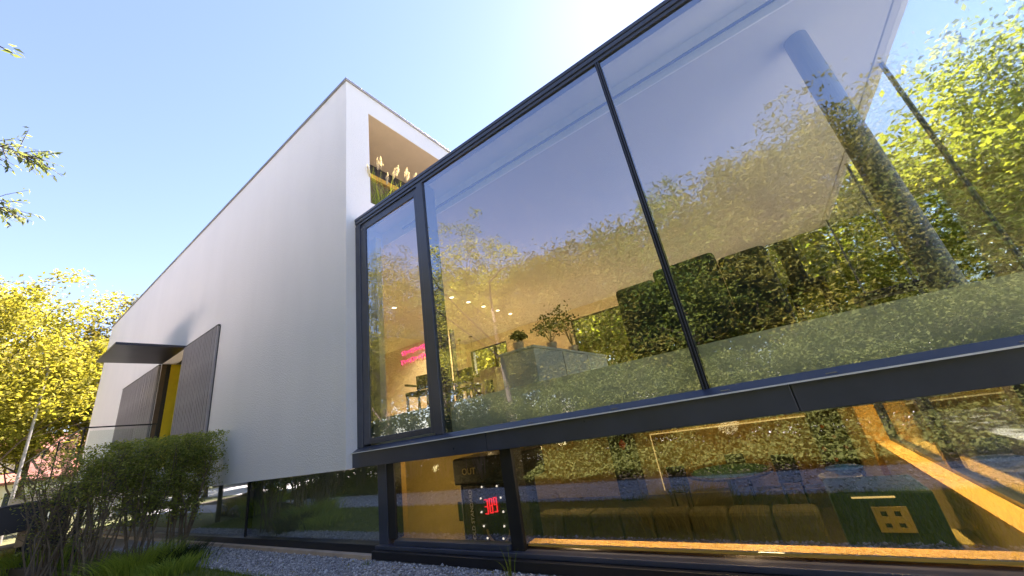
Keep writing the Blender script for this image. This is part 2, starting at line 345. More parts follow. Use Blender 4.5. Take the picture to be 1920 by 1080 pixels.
def shutter(x0, x1, n, label):
    global slat
    f = MB().box(x0, x1, YW - .012, YW - .002, E + .29, E + 3.17).box(x0, x1, YW - .06, YW - .012, E + 3.17, E + 3.20).box(x0, x1, YW - .06, YW - .012, E + .26, E + .29)
    fr = f.build('shutter', 'black_steel', H); fr['label'] = label
    pitch = (x1 - x0) / n
    for i in range(n):
        if slat is None:
            s = B(-pitch * .27, pitch * .27, -.058, -.012, 0, 2.88); slat = bpy.data.meshes.new('slat'); slat.from_pydata(s.v, [], s.f); slat.update(); slat.materials.append(MT['timber_slat'])
        o = bpy.data.objects.new('slat', slat); C.objects.link(o); o.parent = fr; o.location = Vector((x0 + (i + .5) * pitch, YW + random.uniform(-.003, .003), E + .29)) - ROOT['house']
shutter(-12.26, -9.98, 23, 'grey slatted sliding shutter right of the entrance')
shutter(-18.3, -14.32, 40, 'grey slatted sliding shutter left of the entrance')

# glass corner: roof, ceiling, slab
XR, YB = 2.28, 11.3
ZC, ZF, ZTOP = E + 3.29, E + .34, E + 3.58
m = MB(); m.box(XC, XR, 3.212, YB + .2, ZTOP + .02, E + 3.648); m.build('box_roof', 'coping', H)
MB().box(-9.8, XR - .1, 3.72, YB, ZC, ZC + .12).build('ceiling', 'ceiling_dimmed', H)
B(XC + .02, XR - .1, 3.70, 3.718, ZC, ZTOP).build('ceiling_fascia', 'fascia_brightened', H)
B(XC + .02, XR - .1, 3.30, 3.698, ZTOP - .02, ZTOP + .018).build('blind_pocket', 'fascia_brightened', H)
B(-4.3, XR - .6, 3.66, 3.70 - .002, ZC + .10, ZC + .106).build('ceiling_slot', 'rubber', H)
B(-9.8, XR - .1, 3.36, YB, E - .02, ZF).build('floor_slab', 'floor_board', H)
B(XC + .02, XR - .12, 3.33, 3.358, E - .20, ZF + .003).build('slab_edge', 'spandrel', H)
# fascia and top rail: two stacked dark profiles with a shadow gap
B(XC + .001, XR + .06, 3.160, 3.21, E + 3.606, E + 3.655).build('roof_fascia', 'anthracite', H, bevel=.005)
B(XC + .002, XR + .05, 3.166, 3.21, E + 3.545, E + 3.600).build('roof_fascia', 'anthracite', H, bevel=.004)
B(XC + .01, XR, 3.18, 3.29, E + 3.50, E + 3.543).build('top_rail', 'anthracite', H)
# jambs and mullions
B(XC + .002, XC + .13, 3.172, 3.30, E + .0, E + 3.50).build('jamb', 'anthracite', H, bevel=.005)
B(-3.365, -3.235, 3.172, 3.42, E + .0, E + 3.50).build('mullion', 'anthracite', H, bevel=.005)
mu = B(-.456, -.404, 3.185, 3.30, E + .0, E + 3.50).build('mullion', 'rubber', H)
B(-.446, -.438, 3.176, 3.184, E + .0, E + 3.50).build('mullion_bead', 'anthracite', mu); B(-.422, -.414, 3.176, 3.184, E + .0, E + 3.50).build('mullion_bead', 'anthracite', mu)
# narrow opening sash on the left
sash = MB().box(XC + .132, XC + .27, 3.185, 3.25, E + .03, E + 3.42).box(-3.44, -3.367, 3.185, 3.25, E + .03, E + 3.42).box(XC + .27, -3.44, 3.185, 3.25, E + 3.36, E + 3.42).box(XC + .27, -3.44, 3.185, 3.25, E + .03, E + .10).build('sash', 'anthracite', H, bevel=.004)
B(XC + .132, -3.367, 3.20, 3.26, E + 3.422, E + 3.498).build('sash_head', 'anthracite', sash)
pane('glass_pane', XC + .27, -3.44, 3.20, 3.212, E + .10, E + 3.36, sash)
pane('glass_pane', -3.235, -.456, 3.20, 3.212, E + .0, E + 3.50, H)
pane('glass_pane', -.404, XR - .04, 3.20, 3.212, E + .0, E + 3.50, H)
# sloping cill and deep beam over the low windows
m = MB().extr([(3.095, E - .045), (3.30, E - .045), (3.30, E + .004), (3.19, E + .004)], XC + .0, XR + .08); m.build('cill', 'anthracite', H)
for i, (a, b) in enumerate(((-4.95, -2.562), (-2.556, .078), (.084, XR + .1))):
    B(a, b, 3.10, 3.16, E - .234, E - .056).build('beam_panel', 'anthracite', H, bevel=.004)
B(-4.95, XR + .09, 3.074, 3.30, E - .0556, E - .0456).build('edge_highlight', 'white_paint', H)  # white paint stands in for the highlight along the ledge
for x in (-4.55, -3.7, -2.0, -1.15, -.3, .32, 1.15):
    B(x - .03, x + .03, 3.118, 3.128, E - .032, E - .026).build('drain_cap', 'steel_pole', H)
B(-4.95, XR + .08, 3.162, 3.36, E - .234, E - .06).build('beam_core', 'black_steel', H)
# end wall of the glass corner
for yy in (5.45, 8.0, 10.85): B(XR - .022, XR + .012, yy - .02, yy + .02, ZF, ZC).build('end_mullion', 'anthracite', H)
B(XR - .04, XR + .06, 3.14, 3.30, E + .0, E + 3.50).build('corner_post', 'anthracite', H)
ys = [3.30, 5.43, 5.47, 7.98, 8.02, 10.83, 10.87, YB]
for a, b in zip(ys[::2], ys[1::2]): pane('end_pane', XR - .012, XR, a, b, ZF, ZC, H, 'glass_clear', 'x')
B(XR - .08, XR + .05, 3.302, YB, E - .2, ZF - .002).build('end_cill', 'anthracite', H); B(XR - .08, XR + .05, 3.302, YB, ZC + .002, ZTOP).build('end_head', 'ceiling_dimmed', H)
# rear wall of the upper room with two windows
W = [(-9.6, -7.75), (-4.97, -1.2)]; zt2, zb2 = E + 2.95, E + .9
m = MB()
m.box(-9.8, W[0][0], YB, YB + .2, E, ZC + .12).box(W[0][1], W[1][0], YB, YB + .2, E, ZC + .12).box(W[1][1], .2, YB, YB + .2, E, ZC + .12)
for a, b in W: m.box(a, b, YB, YB + .2, zt2, ZC + .12).box(a, b, YB, YB + .2, E, zb2)
m.build('room_wall', 'cream_wall', H)
for a, b in W:
    wf = MB().box(a, a + .06, YB + .05, YB + .12, zb2, zt2).box(b - .06, b, YB + .05, YB + .12, zb2, zt2).box((a + b) / 2 + .25, (a + b) / 2 + .35, YB + .05, YB + .12, zb2 + .05, zt2 - .05).box(a + .06, b - .06, YB + .05, YB + .12, zt2 - .05, zt2).box(a + .06, b - .06, YB + .05, YB + .12, zb2, zb2 + .05).build('rear_window', 'black_steel', H)
    B(a + .06, (a + b) / 2 + .25, YB + .08, YB + .09, zb2, zt2).build('glass_pane', 'glass_clear', wf); B((a + b) / 2 + .35, b - .06, YB + .08, YB + .09, zb2, zt2).build('glass_pane', 'glass_clear', wf)
pane('rear_pane', .2, XR - .06, YB + .08, YB + .09, ZF, ZC, H, 'glass_clear')
B(-10, -9.8, 3.36, YB, E, ZC + .12).build('room_wall', 'cream_wall', H)
B(-9.8, -4.66, 3.40, 3.50, ZF, ZC + .0).build('room_wall', 'cream_wall', H)
pw = B(-9.8, -6.75, 7.2, 7.3, ZF, E + 2.62).build('partition', 'cream_wall', H); B(-6.75, -6.70, 7.18, 7.32, ZF, E + 2.64).build('edge_trim', 'black_steel', pw)
MB().lathe((1.36, 4.25, ZF), [(.105, 0), (.105, ZC - ZF)], 28).build('column', 'column_grey', H, smooth=False)
def lamp(name, loc, e, col, r=.08, parent=None, spot=None):
    l = bpy.data.lights.new(name, 'SPOT' if spot else 'POINT'); l.energy = e; l.color = col; l.shadow_soft_size = r
    if spot: l.spot_size = math.radians(spot); l.spot_blend = .6
    o = bpy.data.objects.new(name, l); C.objects.link(o); o.location = Vector(loc) - (ROOT[parent.name] if parent else Vector()); o.parent = parent
for i, (x, y) in enumerate(((-6.07, 6.68), (-6.1, 7.37), (-6.13, 8.07), (-6.16, 8.8), (-6.18, 9.5), (-7.4, 5.9))):
    d = MB().lathe((x, y, ZC - .012), [(.075, 0), (.075, .01)], 16).build('downlight', 'white_paint', H)
    MB().lathe((x, y, ZC - .016), [(.055, 0), (.055, .003)], 16).build('lens', 'downlight_glow', d)
    lamp('downlight_bulb', (x, y, ZC - .03), 72, (1, .78, .45), .05, H, spot=120)

# low windows: posts, sashes, plinth, panes
zl0, zl1 = E - 1.06, E - .236
B(-4.47, -4.30, 3.175, 3.32, E - 1.12, zl1).build('low_post', 'anthracite', H, bevel=.004)
B(-4.298, -4.16, 3.185, 3.30, zl0, zl1).build('low_post', 'black_steel', H, bevel=.004)
B(-2.47, -2.33, 3.175, 3.36, zl0 - .06, zl1).build('low_post', 'black_steel', H, bevel=.004)
B(-8.28, -8.22, 3.19, 3.28, E - 1.11, zl1).build('low_joint', 'rubber', H)
B(-15.5, -15.44, 3.19, 3.28, E - 1.11, zl1).build('low_joint', 'rubber', H)
pane('low_pane', -8.22, -4.47, 3.20, 3.212, E - 1.11, zl1, H, 'glass_mirror'); pane('low_pane', -15.44, -8.28, 3.20, 3.212, E - 1.11, zl1, H, 'glass_mirror'); pane('low_pane', -23.0, -15.5, 3.20, 3.212, E - 1.11, zl1, H, 'glass_mirror')
ls = MB().box(-4.158, -2.472, 3.15, 3.25, zl0 - .05, zl0 + .0).build('low_sash', 'anthracite', H, bevel=.004)
pane('glass_pane', -4.158, -2.472, 3.20, 3.212, zl0, zl1, ls, 'glass_low')
pane('low_pane', -2.33, 1.10, 3.20, 3.212, zl0, zl1, H, 'glass_low')
B(-23.0, -4.48, 3.13, 3.30, .02, E - 1.11).build('plinth', 'black_steel', H, bevel=.004)
B(-4.478, 1.16, 3.12, 3.30, .10, zl0 - .052).build('plinth', 'anthracite', H, bevel=.004); B(-4.478, 1.16, 3.07, 3.30, .015, .098).build('plinth', 'black_steel', H, bevel=.004)
B(-23.0, -4.48, 3.06, 3.128, .0, .055).build('plinth_kerb', 'sandstone', H, bevel=.004)
# low room shell
LF = E - 2.4
B(-23, 1.16, 3.302, 11.6, LF - .15, LF).build('low_floor', 'dark_floor', H)
B(-23, 1.16, 3.05 + .252, 3.36, LF, .01).build('low_front_wall', 'ochre_wall', H)
B(-9, 1.16, 11.0, 11.3, LF, E - .02).build('low_rear_wall', 'ochre_wall', H)
B(-9.2, -9.0, 5.6, 11.3, LF, E - .02).build('low_side_wall', 'ochre_wall', H)
B(-9, -4.62, 5.5, 5.6, LF, E - .02).build('low_partition', 'ochre_wall', H)
B(-5.0, -4.475, 3.37, 3.47, LF, E - .02).build('low_partition', 'dark_wood', H)
B(-23, -4.5, 3.34, 3.365, .012, E - .24).build('lightening_sheet', 'sheet_pale', H)  # pale sheet added behind the mirror panes to lift their darkness
B(-23, -9.8, 3.36, 11.7, E - .02, E + .15).build('low_ceiling', 'ceiling_dimmed', H)
B(-4.36, -4.32, 3.322, 3.50, E - 1.1, E - .24).build('low_lining', 'ochre_board', H)
lamp('lining_fill', (-3.9, 3.62, E - .4), .5, (1, .74, .3), .04, H)  # unseen point light added to brighten the yellow lining
B(-2.325, .9, 3.24, 3.36, zl0 - .03, zl0 - .005).build('inner_cill', 'ochre_board', H)
B(.89, 1.06, 3.24, 7.5, zl0 - .03, zl0 - .004).build('end_inner_cill', 'ochre_board', H); B(.83, 1.06, 7.5, 7.6, LF, E - .02).build('end_lining', 'ochre_board', H)
B(.92, 1.06, 7.6, 11.0, LF, E - .02).build('low_side_wall', 'ochre_wall', H)
B(.9, 1.16, 3.36, 7.5, LF, zl0 - .032).build('end_upstand', 'ochre_wall', H)
for a, b in ((3.30, 3.42), (5.3, 5.4), (7.46, 7.56)): B(1.062, 1.155, a, b, zl0 - .03, E - .24).build('end_frame', 'anthracite', H)
B(1.064, 1.154, 3.42, 7.46, zl0 - .03, zl0 + .03).build('end_frame', 'anthracite', H)
pane('end_pane', 1.11, 1.12, 3.42, 5.3, zl0 + .03, E - .236, H, 'glass_low', 'x'); pane('end_pane', 1.11, 1.12, 5.4, 7.46, zl0 + .03, E - .236, H, 'glass_low', 'x')
B(1.06, XR + .05, 3.37, YB, E - .235, E - .202).build('overhang_soffit', 'ceiling_dimmed', H)
gp = B(-3.2, .33, 10.93, 10.99, LF + .1, E - .93).build('wall_panel', 'panel_gold', H)
B(-3.2, .33, 10.92, 10.94, E - .928, E - .905).build('light_strip', 'led_strip', gp); B(-3.22, -3.2, 10.92, 10.94, LF + .1, E - .905).build('light_strip', 'led_strip', gp)
for x, y, e in ((-1.5, 9.3, 5), (-3.4, 6.2, 3), (-.6, 5.2, 2.5), (-6.6, 8, 4), (-5.6, 4.0, 3.2)):
    d = MB().lathe((x, y, E - .262), [(.12, 0), (.12, .02)], 16).build('ceiling_lamp', 'downlight_glow', H)
    lamp('ceiling_lamp_bulb', (x, y, E - (.85 if y < 4.4 else .42)), e, (1, .73, .33), .12, H)
def strip(name, loc, sx, sy, e, rz=0):
    l = bpy.data.lights.new(name, 'AREA'); l.shape = 'RECTANGLE'; l.size = sx; l.size_y = sy; l.energy = e; l.color = (1, .70, .28); l.spread = math.radians(110)
    o = bpy.data.objects.new(name, l); C.objects.link(o); o.location = Vector(loc) - ROOT['house']; o.rotation_euler.z = rz; o.parent = H
sb = B(-2.3, .85, 3.375, 3.40, E - .262, E - .242).build('cill_fill_bar', 'white_paint', H); strip('cill_fill', (-.72, 3.388, E - .268), 3.1, .02, 2.6)  # unseen strip light added to brighten the front cill
sb = B(1.02, 1.045, 3.5, 7.4, E - .262, E - .242).build('cill_fill_bar', 'white_paint', H); strip('cill_fill', (1.032, 5.45, E - .268), .02, 3.8, 4.0)  # second added strip, brightens the end cill
# ============================================================ PLANTS
def tree(name, label, loc, h, r, base, nleaf, ls, leaf, seed, nclump=55, group=None, cat='tree', sq=1.0, trunk_r=None, lean=(0, 0), clump_r=.2, ratio=.5, up=.5):
    g = np.random.default_rng(seed); L = np.array(loc, float)
    t = thing(name, label, cat, loc, group)
    tr = trunk_r or h * .016; top = h * .86
    zz = np.linspace(0, top, 7); wob = np.cumsum(g.normal(0, .03 * h / 6, (7, 2)), 0); wob[0] = 0
    P = [L + [wob[i, 0] + lean[0] * (z / h), wob[i, 1] + lean[1] * (z / h), z] for i, z in enumerate(zz)]
    mb = MB(); mb.tube(P, [tr * (1.25 if i == 0 else 1 - .13 * i) for i in range(7)], 8)
    # clump centres
    d = unit(g.normal(size=(nclump, 3))); rad = g.uniform(.25, 1, nclump) ** .5
    lob = 1 + .22 * np.sin(3 * np.arctan2(d[:, 1], d[:, 0]) + g.uniform(0, 6)) + .12 * g.normal(size=nclump)
    ch = (h - base) / 2
    Cn = L + np.array([lean[0] * .7, lean[1] * .7, base + ch]) + d * (rad * lob)[:, None] * np.array([r, r * sq, ch])
    Cn[:, 2] = np.maximum(Cn[:, 2], base * .75)
    for i in range(min(nclump, 30)):
        c = Cn[i]; k = np.clip(int((c[2] * .62) / top * 6), 1, 5); s = P[k]
        mid = s + (c - s) * .55 + np.array([0, 0, .06 * h]) * g.uniform(.2, 1) + g.normal(0, .02 * h, 3)
        mb.tube([s, s + (mid - s) * .5 + g.normal(0, .012 * h, 3), mid, c], [tr * .38, tr * .27, tr * .17, tr * .05], 5, False)
        for q in range(2):
            e = c + g.normal(0, clump_r * r * .8, 3); mb.tube([mid, (mid + e) / 2 + g.normal(0, .01 * h, 3), e], [tr * .12, tr * .08, tr * .03], 4, False)
    mb.build('trunk', 'bark', t, smooth=True)
    wts = g.uniform(.4, 1.3, nclump); wts /= wts.sum(); ci = g.choice(nclump, nleaf, p=wts)
    sub = Cn[:, None] + g.normal(0, clump_r * r, (nclump, 7, 3)) * [1, 1, .7]
    PP = sub[ci, g.integers(0, 7, nleaf)] + g.normal(0, clump_r * r * .42, (nleaf, 3)) * [1, 1, .75]
    tone = np.clip(g.normal(.45, .2, nclump)[ci] + g.normal(0, .18, nleaf), 0, 1)
    V, F, T = leaves(PP, ls, tone, up, ratio, r=g)
    link('crown', np_mesh('crown', V - L, F, T), leaf, t)
    return t
BK = 'garden trees mirrored in the glass'
# trees across the garden, mirrored in the upper glass (left to right in the mirror)
rows = [(-19.5, -8.5, 12.6, 3.4, 3.0, 'leaf_olive', 'broad tree mirrored behind the narrow left window sash'),
        (-14.5, -8.2, 10.6, 2.8, 2.5, 'leaf_olive', 'tree mirrored just right of the thick window mullion'),
        (-10.6, -7.4, 10.3, 2.2, 2.0, 'leaf_gold', 'tall feathery golden tree mirrored in the large middle pane'),
        (-7.6, -7.6, 8.3, 2.2, 1.2, 'leaf_olive', 'low round tree mirrored next to the feathery golden one'),
        (-4.6, -7.0, 7.7, 2.3, 1.0, 'leaf_olive', 'bushy tree mirrored in the middle pane left of the thin mullion'),
        (-1.6, -6.8, 7.8, 2.3, 1.0, 'leaf_mid', 'bushy tree mirrored right behind the thin mullion'),
        (1.2, -6.8, 8.1, 2.2, 1.0, 'leaf_olive', 'willowy tree mirrored in the right pane beside the thin mullion'),
        (3.8, -7.0, 8.5, 2.3, 1.0, 'leaf_olive', 'tall willowy tree mirrored in front of the round column'),
        (6.8, -7.2, 8.4, 2.4, 1.0, 'leaf_mid', 'tree mirrored at the far right of the glass')]
for i, (x, y, h, r, b, lf, lab) in enumerate(rows):
    tree('garden_tree', lab, (x, y, 0), h, r, b, 42000, .14, lf, 100 + i, nclump=120, group=BK, clump_r=.24, up=.2, ratio=.36)
for i, (x, y, h, r) in enumerate(((-12.6, -10.6, 10.5, 2.6), (-6.2, -9.6, 8.6, 2.4), (-3.2, -9.4, 8.5, 2.4), (-.2, -9.4, 8.8, 2.4), (2.6, -9.6, 9.2, 2.4), (5.4, -9.8, 9.4, 2.4))):
    tree('garden_tree', ['back row tree mirrored between the feathery golden tree and the thick mullion', 'back row tree mirrored low in the middle of the large pane', 'back row tree mirrored above the kitchen island', 'back row tree mirrored above the dark sofa', 'back row tree mirrored right of the thin mullion', 'back row tree mirrored close to the round column'][i], (x, y, 0), h, r, .5, 15000, .2, 'leaf_olive', 140 + i, nclump=80, group=BK, clump_r=.25, up=.2, ratio=.4)
far = [(-34, -14, 12, 4, 'far golden tree mirrored at the left end of the low windows', 'leaf_gold'), (-27, -13, 11, 4, 'far olive tree mirrored in the low windows near the shrub', 'leaf_olive'), (-44, -8, 12, 4.5, 'farthest golden tree mirrored low behind the clipped shrubs', 'leaf_gold')]
for i, (x, y, h, r, lab, lf) in enumerate(far): tree('garden_tree', lab, (x, y, 0), h, r, 2.0, 14000, .36, lf, 130 + i, group=BK, clump_r=.2)
# low evergreen bushes in front of them
for i in range(9):
    x = -8.2 + i * 1.75; y = -2.3 - .3 * ((i * 7) % 3) / 2; hh = 1.85 + .5 * ((i * 5) % 4) / 3
    nm = ['first', 'second', 'third', 'fourth', 'fifth', 'sixth', 'seventh', 'eighth', 'ninth', 'tenth', 'eleventh', 'twelfth', 'thirteenth'][i]
    tree('garden_bush', f'dark leafy bush mirrored in the glass, {nm} of its row from the left', (x, y, 0), hh, 1.1, .05, 22000, .06, 'leaf_bush', 160 + i, nclump=60, group='row of garden bushes', cat='bush', trunk_r=.05, clump_r=.22)
# trees behind the house, seen through the glass corner
bk = [(4.6, 17, 9.0, 3.2, 'leaf_back', 'leafy tree seen through the glass beyond the round column'),
      (10.2, 18, 10.8, 3.2, 'leaf_back', 'tall bright green tree behind the right end glass'),
      (15.0, 20, 13.6, 4.0, 'leaf_back', 'tallest tree at the right edge behind the glass corner'),
      (.6, 19, 9.0, 3.4, 'leaf_back', 'tree seen through the rear glass behind the dark sofa'),
      (-5.5, 17.5, 7.4, 3.0, 'leaf_back', 'tree seen bright in the rear window beside the dark sofa'),
      (-12.5, 17.0, 8.0, 3.2, 'leaf_gold', 'tree seen through the small rear window at the left'),
      (8.2, 11.0, 5.0, 2.0, 'leaf_back', 'smaller green tree beside the right end glass')]
for i, (x, y, h, r, lf, lab) in enumerate(bk): tree('garden_tree', lab, (x, y, 0), h, r, .8, 22000, .24, lf, 200 + i, nclump=95, group='trees behind the house', clump_r=.24)
# yellow trees on the left
lt = [(-31, 5.0, 12.6, 3.4, 1.5, 'leaf_olive', 'olive green tree with a dark trunk beside the far white wall'),
      (-27, .2, 11.0, 3.2, 3.4, 'leaf_gold', 'sunlit yellow tree at the left edge'),
      (-36, 2.6, 9.5, 3.4, 4.2, 'leaf_gold', 'golden tree behind the red roofed house side'),
      (-40, -1.5, 14.5, 4.0, 3, 'leaf_gold', 'tall yellow tree rising behind at far left'),
      (-29, -2.6, 7.4, 2.2, 3.2, 'leaf_gold', 'smaller golden tree low at the left edge')]
for i, (x, y, h, r, b, lf, lab) in enumerate(lt): tree('roadside_tree', lab, (x, y, 0), h, r, b, 30000, .18, lf, 300 + i, nclump=100, group='trees left of the house', clump_r=.2)

# near tree whose twigs hang into the picture at the left
def overhang():
    g = np.random.default_rng(5); L = np.array((-8.2, -5.2, 0.))
    t = thing('overhanging_tree', 'near tree whose thin leafy twigs hang in at the upper left edge', 'tree', tuple(L))
    mb = MB(); mb.tube([L, L + [.1, .1, 2], L + [.15, .4, 4], L + [.3, .7, 6]], [.13, .11, .085, .04], 8)
    br = [[(-8.05, -4.8, 4.0), (-7.7, -2.6, 4.9), (-7.2, -1.0, 5.35), (-6.9, -.45, 5.5), (-6.85, -.15, 5.42)],
          [(-8.05, -4.8, 3.6), (-7.8, -2.6, 4.35), (-7.5, -1.1, 4.75), (-7.25, -.55, 4.85), (-7.2, -.25, 4.78)],
          [(-7.9, -4.5, 5.5), (-6.4, -2.5, 5.6), (-5.0, -1.2, 5.2), (-4.3, -.55, 4.85), (-4.15, -.37, 4.70)],
          [(-8.1, -5.0, 3.0), (-9.5, -6.0, 5.0), (-10.5, -6.5, 6.2)], [(-8.0, -4.6, 5.0), (-9.2, -3.6, 6.6), (-9.8, -2.9, 7.4)]]
    P = []; Dv = []
    for bi, b in enumerate(br):
        b = [np.array(q) for q in b]; mb.tube(b, [.045, .03, .018, .009, .003][-len(b):], 5)
        if bi == 2:
            for k in range(7): P.append(b[-1] + g.normal(0, .03, 3)); Dv.append(np.array([.5, .8, -.3]) + g.normal(0, .3, 3))
            continue
        nt_ = 44 if bi < 2 else 30
        for k in range(nt_):
            u = g.uniform(.45, 1) if bi < 2 else g.uniform(.3, 1); s_ = u * (len(b) - 1); i0 = min(int(s_), len(b) - 2); p = b[i0] + (b[i0 + 1] - b[i0]) * (s_ - i0)
            dd = (b[-1] - b[-2]); dd = dd / np.linalg.norm(dd) + g.normal(0, .95, 3) * [1, 1, .8]; dd[2] -= .1; dd /= np.linalg.norm(dd); ln = g.uniform(.3, .72) * (1.15 - u * .6)
            q = [p, p + dd * ln * .5 + [0, 0, .02], p + dd * ln + [0, 0, -.02]]; mb.tube(q, [.006, .004, .0015], 4, False)
            for e in range(9):
                f_ = .2 + .8 * e / 8; pp = p + dd * ln * f_; sdv = dd * .6 + g.normal(0, .5, 3); sdv[2] -= .55; sdv /= np.linalg.norm(sdv)
                P.append(pp + sdv * .035); Dv.append(sdv)
    mb.build('trunk', 'bark', t, smooth=True)
    V, F, T = leaves(np.array(P), .075, None, .5, .34, np.array(Dv), r=g); link('crown', np_mesh('crown', V - L, F, T), 'leaf_grey', t)
overhang()

def shrub(label, loc, top, r, nst, nleaf, seed, bare=.5, leaf='leaf_shrub', ls=.034, group='clipped shrubs by the white wall', sq=1):
    g = np.random.default_rng(seed); L = np.array(loc, float); t = thing('clipped_shrub', label, 'shrub', loc, group)
    mb = MB(); tips = []
    for i in range(nst):
        a = g.uniform(0, 6.28); rr = r * g.uniform(.25, 1); e = L + [math.cos(a) * rr, math.sin(a) * rr * sq, top * g.uniform(.82, .98)]
        s = L + [g.normal(0, .09), g.normal(0, .09), 0]; m1 = s + (e - s) * .4 + g.normal(0, .05, 3); m2 = s + (e - s) * .72 + g.normal(0, .06, 3)
        mb.tube([s, m1, m2, e], [.014, .011, .008, .003], 5, False)
        for q in range(11):
            u = g.uniform(.35, 1); p = s + (e - s) * u + g.normal(0, .02, 3); d = g.normal(0, 1, 3); d[2] = abs(d[2]) * .9 + .2; d /= np.linalg.norm(d); ln = g.uniform(.15, .42)
            e2 = p + d * ln; e2[2] = min(e2[2], L[2] + top)
            mb.tube([p, p + (e2 - p) * .5 + g.normal(0, .015, 3), e2], [.005, .0035, .0015], 4, False); tips.append((p, e2))
    mb.build('stems', 'twig', t)
    tips = np.array(tips); k = g.integers(0, len(tips), nleaf); u = g.random((nleaf, 1)) ** .7
    PP = tips[k, 0] * (1 - u) + tips[k, 1] * u + g.normal(0, .045, (nleaf, 3))
    hz = (PP[:, 2] - L[2]) / top; keep = (g.random(nleaf) < np.clip((hz - bare * .55) * 2.2, .12, 1)); PP = PP[keep]; PP[:, 2] = np.minimum(PP[:, 2], L[2] + top + g.normal(0, .02, len(PP)))
    if bare < .8 and ls < .04:
        k2 = int(nleaf * .14); aa = g.uniform(0, 6.28, k2); r2 = r * 1.05 * np.sqrt(g.random(k2)); PP = np.concatenate([PP, np.column_stack([L[0] + r2 * np.cos(aa), L[1] + r2 * np.sin(aa) * sq, L[2] + top - .5 * g.random(k2) ** 1.6])])
    V, F, T = leaves(PP, ls, None, .4, .55, r=g); link('foliage', np_mesh('foliage', V - L, F, T), leaf, t)
shrub('leafy clipped shrub nearest the white wall', (-9.0, 2.52, 0), 1.97, .5, 16, 16000, 401, .35)
shrub('second clipped shrub from the white wall with dense leaves', (-8.95, 1.98, 0), 1.96, .5, 18, 16000, 402, .4)
shrub('twiggy half bare shrub left of the middle one', (-9.0, 1.5, 0), 1.94, .5, 20, 11000, 403, .75)
shrub('almost bare brown stemmed shrub at the left end of the row', (-9.5, 1.12, 0), 1.86, .55, 24, 8000, 404, .95)
for i in range(7):
    shrub(f'thin stemmed shrub mirrored in the low left windows, {["first","second","third","fourth","fifth","sixth","seventh"][i]} from the post', (-6.2 - i * 1.15, -.75, 0), 1.9, .55, 12, 3600, 420 + i, .6, 'leaf_green', .05, 'stemmed shrubs across the path')

def grass_clump(label, loc, n, h, rad, leaf, seed, lean=.7, wd=.012, name='ornamental_grass', group=None, cat='grass clump'):
    g = np.random.default_rng(seed); L = np.array(loc, float); t = thing(name, label, cat, loc, group)
    b = np.stack([g.normal(0, rad, n), g.normal(0, rad, n), np.zeros(n)], 1); ang = np.arctan2(b[:, 1], b[:, 0]) + g.normal(0, .5, n)
    link('blades', np_mesh('blades', *blades(b, h, lean, wd, g, 4, ang)), leaf, t); return t
grass_clump('bright green grass clump in front of the shrubs', (-8.55, 1.9, 0), 1100, .46, .2, 'blade_bright', 501, .8)
grass_clump('low green grass tuft on the gravel right of the shrubs', (-7.75, 2.1, 0), 600, .26, .16, 'blade_bright', 502, .8)
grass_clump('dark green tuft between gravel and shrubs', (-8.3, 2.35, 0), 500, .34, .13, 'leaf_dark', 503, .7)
grass_clump('yellow green grass clump beside the black planter', (-12.3, 1.25, .05), 1000, .55, .22, 'blade_bright', 504, .8)
grass_clump('yellowish grass clump at the left edge', (-14.0, 1.05, .1), 700, .5, .22, 'blade_dry', 505, .8)
grass_clump('few pale blades sprouting at the plinth under the dark post', (-2.38, 2.98, 0), 9, .24, .02, 'blade_green', 506, .45, .009)
grass_clump('small green tuft on the gravel by the plinth', (-4.4, 2.95, 0), 30, .05, .03, 'blade_green', 507, .6, .006)
grass_clump('wide ornamental grass on the lawn mirrored in the low window', (-1.15, 1.72, 0), 1500, .30, .22, 'blade_dry', 508, .8, .01)
# foreground twigs on the left
# roof terrace grass with plumes
g = np.random.default_rng(9); LT = np.array((-5.0, 4.0, LZ0 - .05))
t = thing('pampas_grass', 'feathery plumed grass growing in the roof terrace opening', 'grass clump', tuple(LT))
b = np.stack([g.normal(0, .06, 260), g.uniform(-.42, .7, 260), np.zeros(260)], 1)
link('blades', np_mesh('blades', *blades(b, .8, .5, .009, g, 4)), 'blade_bright', t)
for (y, z, x) in ((3.62, 5.22, -4.84), (3.70, 5.30, -4.84), (4.02, 5.18, -4.82), (4.10, 5.28, -4.8), (4.33, 5.36, -4.8), (4.40, 5.30, -4.83), (3.86, 5.0, -4.85), (3.4, 4.92, -4.84), (4.6, 5.4, -4.83)):
    z = z + E; s = np.array([-5.0, 4 + (y - 4) * .5, LT[2]]); e = np.array([x, y, z]); m_ = (s + e) / 2 + [-.03, 0, .06]
    st = MB().tube([s, m_, e], [.004, .003, .002], 4, False).build('stalk', 'twig', t)
    d = e - m_; d /= np.linalg.norm(d); n = 200; u = g.random((n, 1)); pp = e - d * .24 * u + g.normal(0, .010, (n, 3)) * np.sin(np.pi * np.clip(u, .05, 1)) * 1.5
    V, F, T = leaves(pp, .042, None, .2, .16, d + g.normal(0, .25, (n, 3)), r=g); link('plume', np_mesh('plume', V - LT, F, T), 'plume', st)
